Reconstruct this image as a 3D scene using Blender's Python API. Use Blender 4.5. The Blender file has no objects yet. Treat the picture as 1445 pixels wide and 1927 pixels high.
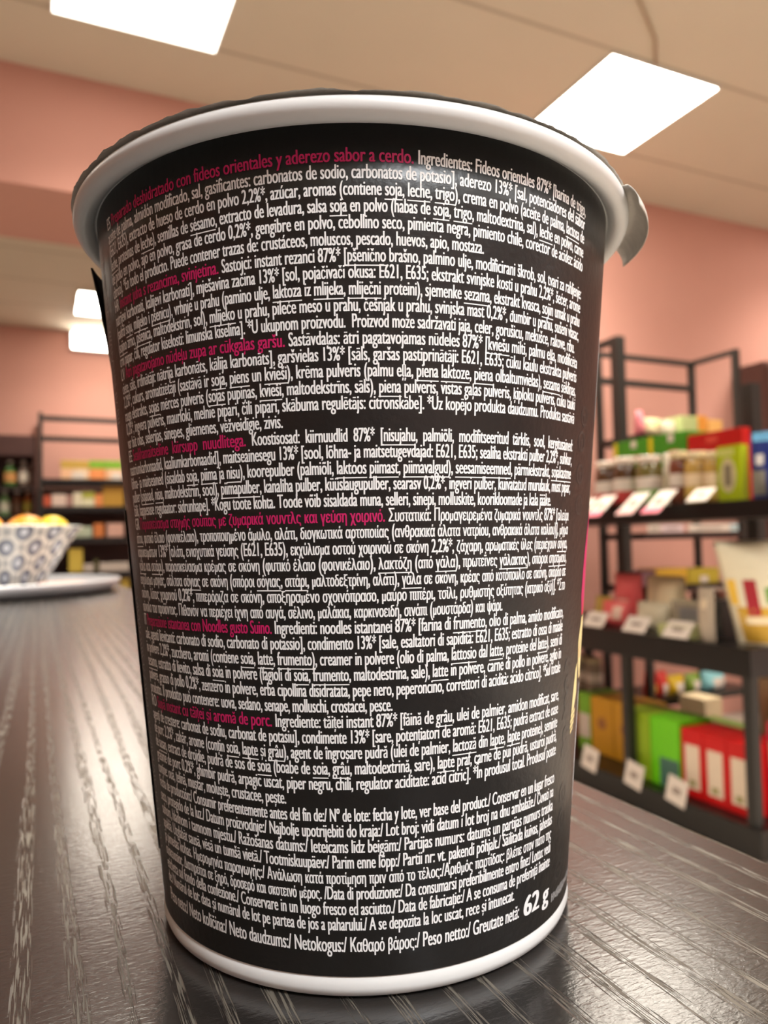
import bpy, bmesh, math, random
from mathutils import Vector, Matrix

random.seed(7)
scene = bpy.context.scene
COL = scene.collection
rad = math.radians

# ------------------------------------------------------------------ camera, world, exposure
EYE = 0.05766                       # camera height above the counter top (counter top is z = 0)
YAW, PITCH, ROLL = rad(24.7), rad(2.32), rad(1.22)
cam_data = bpy.data.cameras.new('camera')
cam = bpy.data.objects.new('camera', cam_data); COL.objects.link(cam)
cam_data.sensor_fit = 'HORIZONTAL'; cam_data.sensor_width = 36.0
cam_data.lens = 36.0 * 1415.0 / 1445.0
cam_data.clip_start = 0.004; cam_data.clip_end = 60
cam_data.dof.use_dof = True
cam_data.dof.focus_distance = 0.094
cam_data.dof.aperture_fstop = cam_data.lens / 0.95     # a phone lens about 1 mm across
fl = Vector((math.sin(YAW), math.cos(YAW), 0)); rt = Vector((math.cos(YAW), -math.sin(YAW), 0)); upz = Vector((0, 0, 1))
fwd = fl * math.cos(PITCH) + upz * math.sin(PITCH)
u0 = -fl * math.sin(PITCH) + upz * math.cos(PITCH)
rgt = rt * math.cos(ROLL) - u0 * math.sin(ROLL)
upv = u0 * math.cos(ROLL) + rt * math.sin(ROLL)
cam.matrix_world = Matrix(((rgt.x, upv.x, -fwd.x, 0), (rgt.y, upv.y, -fwd.y, 0), (rgt.z, upv.z, -fwd.z, EYE), (0, 0, 0, 1)))
scene.camera = cam

world = bpy.data.worlds.new('world'); scene.world = world; world.use_nodes = True
world.node_tree.nodes['Background'].inputs[0].default_value = (1.0, 0.9, 0.8, 1)
world.node_tree.nodes['Background'].inputs[1].default_value = 0.02
vs = scene.view_settings
vs.view_transform = 'Standard'; vs.look = 'None'; vs.gamma = 1.0; vs.use_curve_mapping = False
vs.exposure = 1.38
PANEL_L = 2.4                       # radiance of the LED panel diffusers
PANEL_W = 8.6                       # watts of the directed light of each panel
CEIL = 1.908; FLOOR = -0.95

# ------------------------------------------------------------------ materials
def srgb(r, g, b):
    f = lambda c: (c / 255 / 12.92) if c / 255 <= 0.04045 else ((c / 255 + 0.055) / 1.055) ** 2.4
    return (f(r), f(g), f(b))

def mat(name, c, rough=0.5, metal=0.0, spec=0.5, var=0.06, scale=60.0, bump=0.0, coat=0.0, emit=0.0):
    m = bpy.data.materials.new(name); m.use_nodes = True
    nt = m.node_tree; b = nt.nodes['Principled BSDF']
    b.inputs['Roughness'].default_value = rough; b.inputs['Metallic'].default_value = metal
    b.inputs['Specular IOR Level'].default_value = spec
    if coat: b.inputs['Coat Weight'].default_value = coat; b.inputs['Coat Roughness'].default_value = 0.1
    tc = nt.nodes.new('ShaderNodeTexCoord'); nz = nt.nodes.new('ShaderNodeTexNoise')
    nz.inputs['Scale'].default_value = scale; nz.inputs['Detail'].default_value = 3
    nt.links.new(tc.outputs['Object'], nz.inputs['Vector'])
    mx = nt.nodes.new('ShaderNodeMix'); mx.data_type = 'RGBA'
    mx.inputs[6].default_value = (*[max(0, v * (1 - var)) for v in c], 1)
    mx.inputs[7].default_value = (*[min(1, v * (1 + var)) for v in c], 1)
    nt.links.new(nz.outputs['Fac'], mx.inputs[0]); nt.links.new(mx.outputs[2], b.inputs['Base Color'])
    if emit:
        b.inputs['Emission Strength'].default_value = emit
        nt.links.new(mx.outputs[2], b.inputs['Emission Color'])
    if bump:
        bp = nt.nodes.new('ShaderNodeBump'); bp.inputs['Strength'].default_value = bump; bp.inputs['Distance'].default_value = 0.002
        nt.links.new(nz.outputs['Fac'], bp.inputs['Height']); nt.links.new(bp.outputs['Normal'], b.inputs['Normal'])
    return m

M = {}
def C(name, r, g, b, **k):
    if name not in M: M[name] = mat(name, srgb(r, g, b), **k)
    return M[name]

pink = C('pink_wall_paint', 200, 148, 134, rough=0.85, var=0.02, scale=8)
beige_far = C('dim_wall_paint', 190, 150, 140, rough=0.85, var=0.03, scale=6)
floor_m = C('floor_vinyl', 170, 160, 148, rough=0.5, var=0.1, scale=5)
black_metal = C('black_powder_coat', 38, 37, 34, rough=0.5)
black_wood = C('black_shelf_board', 17, 16, 15, rough=0.32, var=0.15, scale=30)
dark_brown = C('dark_brown_board', 92, 62, 56, rough=0.6, var=0.08, scale=20)
white_card = C('white_card', 222, 212, 200, rough=0.6, var=0.02)
ticket_grey = C('ticket_print_grey', 150, 135, 125, rough=0.6)
white_plastic = C('white_plastic', 232, 231, 228, rough=0.32, var=0.012, scale=300)

# ceiling: pale boards with seams that run across the shop
def ceiling_material():
    m = bpy.data.materials.new('ceiling_boards'); m.use_nodes = True
    nt = m.node_tree; b = nt.nodes['Principled BSDF']; b.inputs['Roughness'].default_value = 0.9
    tc = nt.nodes.new('ShaderNodeTexCoord'); sp = nt.nodes.new('ShaderNodeSeparateXYZ')
    nt.links.new(tc.outputs['Object'], sp.inputs[0])
    def mth(op, a, bval=None):
        n = nt.nodes.new('ShaderNodeMath'); n.operation = op
        if hasattr(a, 'links'): nt.links.new(a, n.inputs[0])
        else: n.inputs[0].default_value = a
        if bval is not None: n.inputs[1].default_value = bval
        return n.outputs[0]
    y = mth('SUBTRACT', sp.outputs[1], 2.14); y = mth('DIVIDE', y, 0.578); y = mth('FRACT', y)
    seam = mth('LESS_THAN', y, 0.028)
    nz = nt.nodes.new('ShaderNodeTexNoise'); nz.inputs['Scale'].default_value = 3
    nt.links.new(tc.outputs['Object'], nz.inputs['Vector'])
    base = nt.nodes.new('ShaderNodeMix'); base.data_type = 'RGBA'
    base.inputs[6].default_value = (*srgb(206, 196, 176), 1); base.inputs[7].default_value = (*srgb(212, 202, 182), 1)
    nt.links.new(nz.outputs['Fac'], base.inputs[0])
    mx = nt.nodes.new('ShaderNodeMix'); mx.data_type = 'RGBA'
    mx.inputs[7].default_value = (*srgb(176, 164, 144), 1)
    nt.links.new(seam, mx.inputs[0]); nt.links.new(base.outputs[2], mx.inputs[6]); nt.links.new(mx.outputs[2], b.inputs['Base Color'])
    return m
ceil_m = ceiling_material()

# counter: black woodgrain laminate, embossed pores running along the counter (y)
def counter_material():
    m = bpy.data.materials.new('black_woodgrain_laminate'); m.use_nodes = True
    nt = m.node_tree; b = nt.nodes['Principled BSDF']
    b.inputs['Specular IOR Level'].default_value = 0.85
    tc = nt.nodes.new('ShaderNodeTexCoord')
    def noise(sx, sy, sz, detail, dist, rough=0.5, offs=0.0):
        mp = nt.nodes.new('ShaderNodeMapping'); mp.inputs['Scale'].default_value = (sx, sy, sz); mp.inputs['Location'].default_value = (offs, offs * .7, 0)
        n = nt.nodes.new('ShaderNodeTexNoise'); n.inputs['Scale'].default_value = 1; n.inputs['Detail'].default_value = detail
        n.inputs['Distortion'].default_value = dist; n.inputs['Roughness'].default_value = rough
        nt.links.new(tc.outputs['Object'], mp.inputs[0]); nt.links.new(mp.outputs[0], n.inputs['Vector']); return n.outputs['Fac']
    def ramp(v, a, c):
        r = nt.nodes.new('ShaderNodeMapRange'); r.inputs[1].default_value = a; r.inputs[2].default_value = c
        nt.links.new(v, r.inputs[0]); return r.outputs[0]
    def mul(a, c, op='MULTIPLY'):
        n = nt.nodes.new('ShaderNodeMath'); n.operation = op
        for i, v in enumerate((a, c)):
            if hasattr(v, 'links'): nt.links.new(v, n.inputs[i])
            else: n.inputs[i].default_value = v
        return n.outputs[0]
    mpw = nt.nodes.new('ShaderNodeMapping'); mpw.inputs['Scale'].default_value = (1, 0.03, 1)
    wv = nt.nodes.new('ShaderNodeTexWave'); wv.wave_type = 'BANDS'; wv.bands_direction = 'X'
    wv.inputs['Scale'].default_value = 50; wv.inputs['Distortion'].default_value = 5.0; wv.inputs['Detail'].default_value = 1.0; wv.inputs['Detail Scale'].default_value = 1.3
    nt.links.new(tc.outputs['Object'], mpw.inputs[0]); nt.links.new(mpw.outputs[0], wv.inputs['Vector'])
    band = ramp(mul(wv.outputs['Fac'], mul(noise(160, 7, 1, 1.0, 0.2), 0.9), 'ADD'), 1.18, 1.30)   # where the pores crowd together
    dash = ramp(noise(4000, 120, 1, 2.0, 0.2, offs=3.1), 0.51, 0.57)     # single pores
    pore = mul(band, dash)
    skin = noise(900, 1500, 900, 3, 0.4, 0.6, offs=9.0)               # fine leathery emboss
    ripple = noise(260, 1100, 300, 2, 0.5, 0.5, offs=5.0)
    h = mul(mul(skin, 0.45), mul(ripple, 0.45), 'ADD')
    h = mul(h, mul(pore, -1.1), 'ADD')
    bp = nt.nodes.new('ShaderNodeBump'); bp.inputs['Strength'].default_value = 0.55; bp.inputs['Distance'].default_value = 0.00012
    nt.links.new(h, bp.inputs['Height']); nt.links.new(bp.outputs['Normal'], b.inputs['Normal'])
    mx = nt.nodes.new('ShaderNodeMix'); mx.data_type = 'RGBA'
    mx.inputs[6].default_value = (*srgb(33, 30, 28), 1); mx.inputs[7].default_value = (*srgb(92, 86, 76), 1)
    nt.links.new(pore, mx.inputs[0]); nt.links.new(mx.outputs[2], b.inputs['Base Color'])
    rr = nt.nodes.new('ShaderNodeMapRange'); rr.inputs[3].default_value = 0.20; rr.inputs[4].default_value = 0.55
    nt.links.new(pore, rr.inputs[0]); nt.links.new(rr.outputs[0], b.inputs['Roughness'])
    return m
counter_m = counter_material()

def emission(name, c, s):
    m = bpy.data.materials.new(name); m.use_nodes = True; nt = m.node_tree
    nt.nodes.remove(nt.nodes['Principled BSDF'])
    e = nt.nodes.new('ShaderNodeEmission'); e.inputs[0].default_value = (*c, 1); e.inputs[1].default_value = s
    nt.links.new(e.outputs[0], nt.nodes['Material Output'].inputs[0]); return m
led = emission('led_diffuser', (1.0, 0.91, 0.78), PANEL_L)
led_bright = emission('led_diffuser_bright', (1.0, 0.91, 0.78), 8.0)
led_cool = emission('led_diffuser_neutral', (0.95, 0.98, 1.0), PANEL_L * 3.0)

# ------------------------------------------------------------------ builders
def link(name, me, m=None, parent=None, loc=(0, 0, 0), rotz=0.0, smooth=False):
    o = bpy.data.objects.new(name, me); COL.objects.link(o)
    if m is not None:
        for x in (m if isinstance(m, (list, tuple)) else [m]): me.materials.append(x)
    if parent is not None: o.parent = parent
    o.location = loc; o.rotation_euler = (0, 0, rotz)
    if smooth:
        for p in me.polygons: p.use_smooth = True
    return o
def tag(o, label=None, cat=None, group=None, kind=None):
    if label: o['label'] = label
    if cat: o['category'] = cat
    if group: o['group'] = group
    if kind: o['kind'] = kind
    return o
def thing(name, label, cat, loc=(0, 0, 0), rotz=0.0, group=None):
    o = bpy.data.objects.new(name, None); COL.objects.link(o); o.location = loc; o.rotation_euler = (0, 0, rotz)
    o.empty_display_size = 0.02
    return tag(o, label, cat, group)
def part(name, bm, m, parent, smooth=False, loc=(0, 0, 0)):
    me = bpy.data.meshes.new(name); bm.to_mesh(me); bm.free()
    return link(name, me, m, parent, loc, 0, smooth)
def box(x0, y0, z0, x1, y1, z1, bevel=0.0, bm=None):
    bm2 = bmesh.new()
    bmesh.ops.create_cube(bm2, size=1, matrix=Matrix.Translation(((x0 + x1) / 2, (y0 + y1) / 2, (z0 + z1) / 2)) @ Matrix.Diagonal((x1 - x0, y1 - y0, z1 - z0, 1)))
    if bevel:
        bmesh.ops.bevel(bm2, geom=bm2.edges[:], offset=bevel, segments=2, affect='EDGES', profile=0.6)
    if bm is None: return bm2
    me = bpy.data.meshes.new('tmp'); bm2.to_mesh(me); bm2.free(); bm.from_mesh(me); bpy.data.meshes.remove(me); return bm
def lathe(profile, n=48, cap=True, center=(0, 0)):
    bm = bmesh.new(); rings = []
    for r, z in profile:
        rings.append([bm.verts.new((center[0] + r * math.cos(2 * math.pi * i / n), center[1] + r * math.sin(2 * math.pi * i / n), z)) for i in range(n)])
    for a, b in zip(rings[:-1], rings[1:]):
        for i in range(n): bm.faces.new((a[i], a[(i + 1) % n], b[(i + 1) % n], b[i]))
    if cap:
        bm.faces.new(rings[0][::-1]); bm.faces.new(rings[-1])
    bmesh.ops.recalc_face_normals(bm, faces=bm.faces[:]); return bm
def structure(name, bm, m):
    o = part(name, bm, m, None); o['kind'] = 'structure'; return o

# ------------------------------------------------------------------ the room
XL, XR, YB, YF = -4.0, 5.6, -5.0, 7.9
structure('floor', box(XL, YB, FLOOR - .1, XR, YF, FLOOR), floor_m)
structure('ceiling', box(XL, YB, CEIL, XR, YF, CEIL + .1), ceil_m)
bm = box(1.5, 3.1, FLOOR, XR, 3.66, CEIL); box(XL, 3.1, 1.443, 1.5, 3.66, CEIL, bm=bm)
structure('wall_front', bm, pink)
structure('wall_far', box(XL, 6.83, FLOOR, XR, YF, CEIL), pink)
structure('wall_left', box(XL - .1, YB, FLOOR, XL, YF, CEIL), pink)
structure('wall_right', box(XR, YB, FLOOR, XR + .1, YF, CEIL), pink)
structure('wall_rear', box(XL, YB - .1, FLOOR, XR, YB, CEIL), beige_far)

# ceiling light panels (recessed 60 cm LED panels)
def ceiling_light(cx, cy, label, m=led, s=0.283, watts=PANEL_W, spread=108):
    t = thing('ceiling_light', label, 'ceiling light', (cx, cy, CEIL), 0, 'square ceiling light panels')
    fr = bmesh.new(); w = 0.006
    for a in ((-s, -s, s, -s + w), (-s, s - w, s, s), (-s, -s + w, -s + w, s - w), (s - w, -s + w, s, s - w)):
        box(a[0], a[1], -0.012, a[2], a[3], -0.0005, bm=fr)
    part('frame', fr, white_plastic, t)
    part('diffuser', box(-s + w, -s + w, -0.010, s - w, s - w, -0.001), m, t)
    ld = bpy.data.lights.new('panel_light', 'AREA'); ld.shape = 'SQUARE'; ld.size = 2 * (s - w); ld.energy = watts; ld.spread = rad(spread)
    ld.color = (1.0, 0.91, 0.78) if m is not led_cool else (0.95, 0.98, 1.0)
    lo = bpy.data.objects.new('panel_light', ld); COL.objects.link(lo); lo.parent = t; lo.location = (0, 0, -0.0115)
    return t
ceiling_light(2.272, 2.437, 'square glowing ceiling panel above the right side of the cup', led_bright)
ceiling_light(0.325, 2.455, 'square glowing ceiling panel cut off by the top edge of the photo')
ceiling_light(0.545, 6.0, 'glowing ceiling panel in the far room, upper of the two left of the cup', led_bright, watts=7.0, spread=130)
wl = thing('wall_light', 'glowing light box high on the far wall, lower of the two left of the cup', 'wall light', (0.565, 6.83, 1.835))
part('housing', box(-.315, -.045, -.095, .315, -.0005, .065, bevel=.01), white_plastic, wl)
part('diffuser', box(-.305, -.051, -.085, .305, -.0455, .055, bevel=.002), led_bright, wl)
hidden = 'square ceiling light panel out of the picture'
for cx, cy in ((0.325, 0.5), (2.27, 0.5), (-1.62, 2.45), (4.21, 2.44), (4.21, 0.5), (2.27, -1.4), (0.325, -1.4), (4.21, -1.4), (2.27, -3.35), (0.325, -3.35), (-1.4, 5.6), (2.5, 6.0)):
    ceiling_light(cx, cy, hidden, led_cool if cy < 0 else led, watts=PANEL_W * (2.5 if cy < 0 else 1.0))
# thin cable that runs over the ceiling to the right hand panel
def tube(p, r, n=8):
    bm = bmesh.new(); rings = []
    for i, q in enumerate(p):
        d = (Vector(p[min(i + 1, len(p) - 1)]) - Vector(p[max(i - 1, 0)])).normalized()
        a = d.cross(Vector((0, 0, 1)));  a = a.normalized() if a.length > 1e-6 else Vector((1, 0, 0))
        b = d.cross(a).normalized()
        rings.append([bm.verts.new(Vector(q) + a * r * math.cos(2 * math.pi * k / n) + b * r * math.sin(2 * math.pi * k / n)) for k in range(n)])
    for a, b in zip(rings[:-1], rings[1:]):
        for k in range(n): bm.faces.new((a[k], a[(k + 1) % n], b[(k + 1) % n], b[k]))
    bm.faces.new(rings[0][::-1]); bm.faces.new(rings[-1]); return bm
tag(part('ceiling_cable', tube([(1.2, 1.45, CEIL - .007), (1.6, 1.71, CEIL - .007), (1.89, 1.906, CEIL - .007), (2.08, 2.03, CEIL - .007), (2.2, 2.148, CEIL - .007)], 0.006), C('beige_cable', 176, 156, 130), None, True),
    'thin beige cable running across the ceiling to the right hand light panel', 'cable')

# ------------------------------------------------------------------ the counter
ct = thing('counter', 'long black woodgrain counter the noodle cup stands on', 'counter', (0, 0, 0))
part('worktop', box(-0.80, -0.75, -0.038, 0.1168, 1.43, 0.0, bevel=0.0012), counter_m, ct)
part('base_cabinet', box(-0.74, -0.70, FLOOR, 0.06, 1.38, -0.038), C('black_base_panel', 34, 31, 30, rough=0.5), ct)
part('kickboard', box(0.06, -0.70, FLOOR, 0.066, 1.38, FLOOR + 0.1), C('kickboard_dark', 26, 24, 23), ct)

# ------------------------------------------------------------------ the noodle cup
CUP_D, CUP_PHI = 0.130, rad(-1.83)
lat, dep = CUP_D * math.sin(CUP_PHI), CUP_D * math.cos(CUP_PHI)
cup_x = lat * math.cos(YAW) + dep * math.sin(YAW); cup_y = -lat * math.sin(YAW) + dep * math.cos(YAW)
face = math.atan2(-cup_y, -cup_x)             # angle from the cup axis towards the photographer
R0, Z0, R1, Z1 = 0.03297, 0.0032, 0.04229, 0.1079
def cr(z): return R0 + (R1 - R0) * (z - Z0) / (Z1 - Z0)
def on_cup(th, z, off=0.0):                   # th in degrees, positive to the reader's right
    a = face + rad(th); r = cr(z) + off
    return (r * math.cos(a), r * math.sin(a), z)
cup = thing('noodle_cup', 'large black instant noodle cup covered in white ingredient text, on the counter', 'noodle cup', (cup_x, cup_y, 0.0))
sleeve_m = mat('black_printed_card', srgb(27, 25, 23), rough=0.36, spec=0.5, var=0.1, scale=900, bump=0.05)
print_white = mat('white_print', srgb(250, 249, 247), rough=0.5, var=0.01)
print_pink = mat('magenta_print', srgb(204, 28, 100), rough=0.5, var=0.02)
print_grey = mat('faint_grey_print', srgb(52, 50, 47), rough=0.4, var=0.15, scale=700)
print_silver = mat('pale_grey_print', srgb(150, 148, 146), rough=0.5)
print_cream = mat('cream_print', srgb(250, 226, 160), rough=0.5)
print_red = mat('red_print', srgb(214, 52, 40), rough=0.5)

# inner white cup wall and its base ring, sleeve, rolled rim, lid
wall_prof = [(0.028, 0.0024), (0.0305, 0.0004), (R0 - .0012, 0.0), (R0 - .0003, 0.0006), (R0 + .0001, 0.0016), (R0 - .00005, 0.0026), (R0 - .00025, 0.0034), (cr(.006) - .0006, .006), (cr(.104) - .0006, .104), (cr(.1076) - .0004, .1076)]
part('cup_wall', lathe(wall_prof, 128, cap=True), white_plastic, cup, True)
part('paper_sleeve', lathe([(cr(.0033) - .0004, .0031), (cr(.0033), .0031)] + [(cr(z), z) for z in [Z0 + (Z1 - Z0) * i / 12 for i in range(13)]] + [(cr(Z1) - .0004, Z1)], 160, cap=False), sleeve_m, cup, True)
sleeve = cup.children[-1]
rc, rz, rr = R1 + 0.00195, 0.10810, 0.00150
rim = [(cr(.1072) - .0003, .1076), (R1 + .0001, .10795), (R1 + .0004, .10755), (R1 + .0010, .10715)]
for k in range(0, 19):
    a = rad(-115 + k * 13.5); rim.append((rc + rr * math.cos(a), rz + 0.0002 + rr * 0.98 * math.sin(a)))
rim.append((R1 - .0002, .1090))
part('rolled_rim', lathe(rim, 160, cap=False), white_plastic, cup, True)
# foil lid with a slightly ragged crimped edge
foil = mat('foil_lid', srgb(206, 200, 190), rough=0.5, metal=0.1, var=0.15, scale=350, bump=0.25)
bm = bmesh.new(); n = 360; rings = []
jag = [random.gauss(0, 1) for _ in range(n)]
jag = [(jag[i] + jag[i - 1] * .8 + jag[i - 2] * .5) for i in range(n)]
for k, (r, z) in enumerate(((0.0, .1092), (.030, .1095), (.0425, .10995), (.0446, .10992), (.0452, .10992), (.04572, .10976))):
    if r == 0: c0 = bm.verts.new((0, 0, z)); continue
    w = 0.0 if k < 4 else (0.00003 if k == 4 else 0.000055)
    rings.append([bm.verts.new(((r + w * jag[i] * .6) * math.cos(2 * math.pi * i / n), (r + w * jag[i] * .6) * math.sin(2 * math.pi * i / n), z + w * jag[i] + 0)) for i in range(n)])
for i in range(n): bm.faces.new((c0, rings[0][i], rings[0][(i + 1) % n]))
for a, b in zip(rings[:-1], rings[1:]):
    for i in range(n): bm.faces.new((a[i], b[i], b[(i + 1) % n], a[(i + 1) % n]))
lid = part('foil_lid', bm, foil, cup, True, loc=tuple(rt * -0.00022))
# pull tab of the lid, bent outwards and down on the right
def strip(name, pts_fn, nu, nv, m, parent, thick=0.0):
    bm = bmesh.new(); g = [[bm.verts.new(pts_fn(i / nu, j / nv)) for j in range(nv + 1)] for i in range(nu + 1)]
    for i in range(nu):
        for j in range(nv): bm.faces.new((g[i][j], g[i + 1][j], g[i + 1][j + 1], g[i][j + 1]))
    o = part(name, bm, m, parent, True)
    if thick:
        md = o.modifiers.new('thickness', 'SOLIDIFY'); md.thickness = thick; md.offset = 0
    return o
def tab_pt(u, v):                              # u across the tab, v outwards from the rim
    th = 60 + 31 * u
    a = face + rad(th); out = 0.0031 * math.sin(min(v * 1.7, 1.57))
    r = 0.0457 + out * (1 - 0.25 * (2 * u - 1) ** 2)
    z = .1092 - 0.0043 * max(0, v - .2) ** 1.15
    return (r * math.cos(a), r * math.sin(a), z)
strip('pull_tab', tab_pt, 14, 14, foil, lid, 0.00012)['label'] = 'bent silver foil pull tab'

# the overlap of the sleeve on the left silhouette
def flap_pt(u, v):
    th = -100 + 30 * u; z = 0.0115 + v * 0.052
    return on_cup(th, z, 0.00012 + 0.00006 * math.sin(v * 3))
strip('sleeve_overlap', flap_pt, 8, 12, sleeve_m, sleeve, 0.00018)
def flap2_pt(u, v):
    th = -112 + 30 * u; z = 0.086 + v * 0.018
    return on_cup(th, z, 0.0003 + 0.0017 * v ** 1.3)
strip('lifted_sleeve_corner', flap2_pt, 8, 8, mat('sleeve_inside_dark', srgb(24, 18, 16), rough=0.7), sleeve, 0.0003)

# ---- printing: real letters wrapped round the cone
from mathutils.geometry import delaunay_2d_cdt
EM = 0.00243
BASE = set('šžŠŽ') | {chr(c) for c in range(32, 256)}
def contours(s):
    cu = bpy.data.curves.new('lettering', 'FONT'); cu.body = s; cu.size = 1.0
    ob = bpy.data.objects.new('lettering', cu); COL.objects.link(ob)
    dg = bpy.context.evaluated_depsgraph_get(); ev = ob.evaluated_get(dg); cv = ev.to_curve(dg); out = []
    for sp in cv.splines:
        if sp.type == 'BEZIER':
            p = sp.bezier_points; n = len(p); c = []
            for i in range(n):
                a, d = p[i], p[(i + 1) % n]
                st = (d.co - a.co).length; ln = (a.handle_right - a.co).length + (d.handle_left - d.co).length
                bent = abs((d.co - a.co).cross(a.handle_right - a.co).z) + abs((d.co - a.co).cross(d.handle_left - a.co).z) > 1e-5
                k = 1 if not bent else (2 if st < .12 else 4)
                for j in range(k):
                    t = j / k; q = a.co * (1 - t) ** 3 + a.handle_right * 3 * t * (1 - t) ** 2 + d.handle_left * 3 * t * t * (1 - t) + d.co * t ** 3
                    if not c or (Vector((q.x, q.y)) - c[-1]).length > 1e-4: c.append(Vector((q.x, q.y)))
        else: c = [Vector((q.co.x, q.co.y)) for q in sp.points]
        if len(c) > 2: out.append(c)
    ev.to_curve_clear(); bpy.data.objects.remove(ob); bpy.data.curves.remove(cu)
    return out
def fill(cs):                                  # non-zero winding fill of the contours
    v = []; e = []
    for c in cs:
        n0 = len(v); v += c; e += [(n0 + i, n0 + (i + 1) % len(c)) for i in range(len(c))]
    vo, _, fo, *_r = delaunay_2d_cdt(v, e, [], 0, 1e-6)
    tri = []
    for f in fo:
        p = sum((vo[i] for i in f), Vector((0, 0))) / len(f); w = 0
        for c in cs:
            for i in range(len(c)):
                a, d = c[i], c[(i + 1) % len(c)]
                if (a.y <= p.y) != (d.y <= p.y):
                    if a.x + (p.y - a.y) / (d.y - a.y) * (d.x - a.x) > p.x: w += 1 if d.y > a.y else -1
        if w: tri.append(tuple(f))
    used = sorted({i for t in tri for i in t}); ix = {k: n for n, k in enumerate(used)}
    return [(vo[i].x, vo[i].y) for i in used], [tuple(ix[i] for i in t) for t in tri]
GLYPH = {}
BARX = min(p.x for c in contours('|') for p in c)
def glyph(ch):                                 # (vertices, triangles, advance); letters the face lacks are matched in height
    if ch not in GLYPH:
        k = 1.0 if ch in BASE else (0.937 if ch.isupper() else 0.83)
        if ch == ' ':
            cs = contours('||'); a = contours('| |'); GLYPH[ch] = ([], [], max(p.x for c in a for p in c) - max(p.x for c in cs for p in c))
        else:
            v, f = fill(contours(ch)); a = contours(ch + '|'); bx = min(p.x for p in a[-1]) - BARX
            GLYPH[ch] = ([(x * k, y * k) for x, y in v], f, bx * k)
    return GLYPH[ch]
def text_geometry(s):
    v = []; f = []; mi = []; x = 0.0; und = False; pk = False; u0 = 0.0; xm = None
    for ch in s:
        if ch == '_':
            if und:
                n = max(2, int((x - u0) / .4))
                for i in range(n):
                    a, d = u0 + (x - u0) * i / n, u0 + (x - u0) * (i + 1) / n; n0 = len(v)
                    v += [(a, -.215), (d, -.215), (d, -.155), (a, -.155)]; f.append((n0, n0 + 1, n0 + 2, n0 + 3)); mi.append(0)
            und = not und; u0 = x; continue
        if ch == '^':
            if pk: xm = x + glyph(' ')[2]
            pk = not pk; continue
        gv, gf, adv = glyph(ch); n0 = len(v)
        v += [(px + x, py) for px, py in gv]; f += [tuple(i + n0 for i in t) for t in gf]; mi += [1 if pk else 0] * len(gf); x += adv
    return v, f, mi, xm
class Print:
    def __init__(self): self.v = []; self.f = []; self.mi = []
    def line(self, s, z, th0, th1, thm=None, em=EM, fat=0.000045, copies=2):
        v, f, mi, xm = text_geometry(s)
        x0 = min(p[0] for p in v); x1 = max(p[0] for p in v)
        if thm is None: xm, thm = x1, th1
        def theta(x): return th0 + (thm - th0) * (x - x0) / (xm - x0) if x <= xm else thm + (th1 - thm) * (x - xm) / (x1 - xm)
        for k in range(copies):
            n0 = len(self.v); sh = fat * (2 * k / max(1, copies - 1) - 1); off = 0.00003 + 0.000004 * k
            dth = math.degrees(sh / cr(z))
            for x, y in v:
                self.v.append(on_cup(theta(x) + dth, z + y * em, off))
            self.f += [tuple(i + n0 for i in q) for q in f]; self.mi += mi
    def build(self, name, parent, mats):
        me = bpy.data.meshes.new(name); me.from_pydata(self.v, [], self.f)
        o = link(name, me, mats, parent)
        me.polygons.foreach_set('material_index', self.mi); me.update()
        return o
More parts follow.
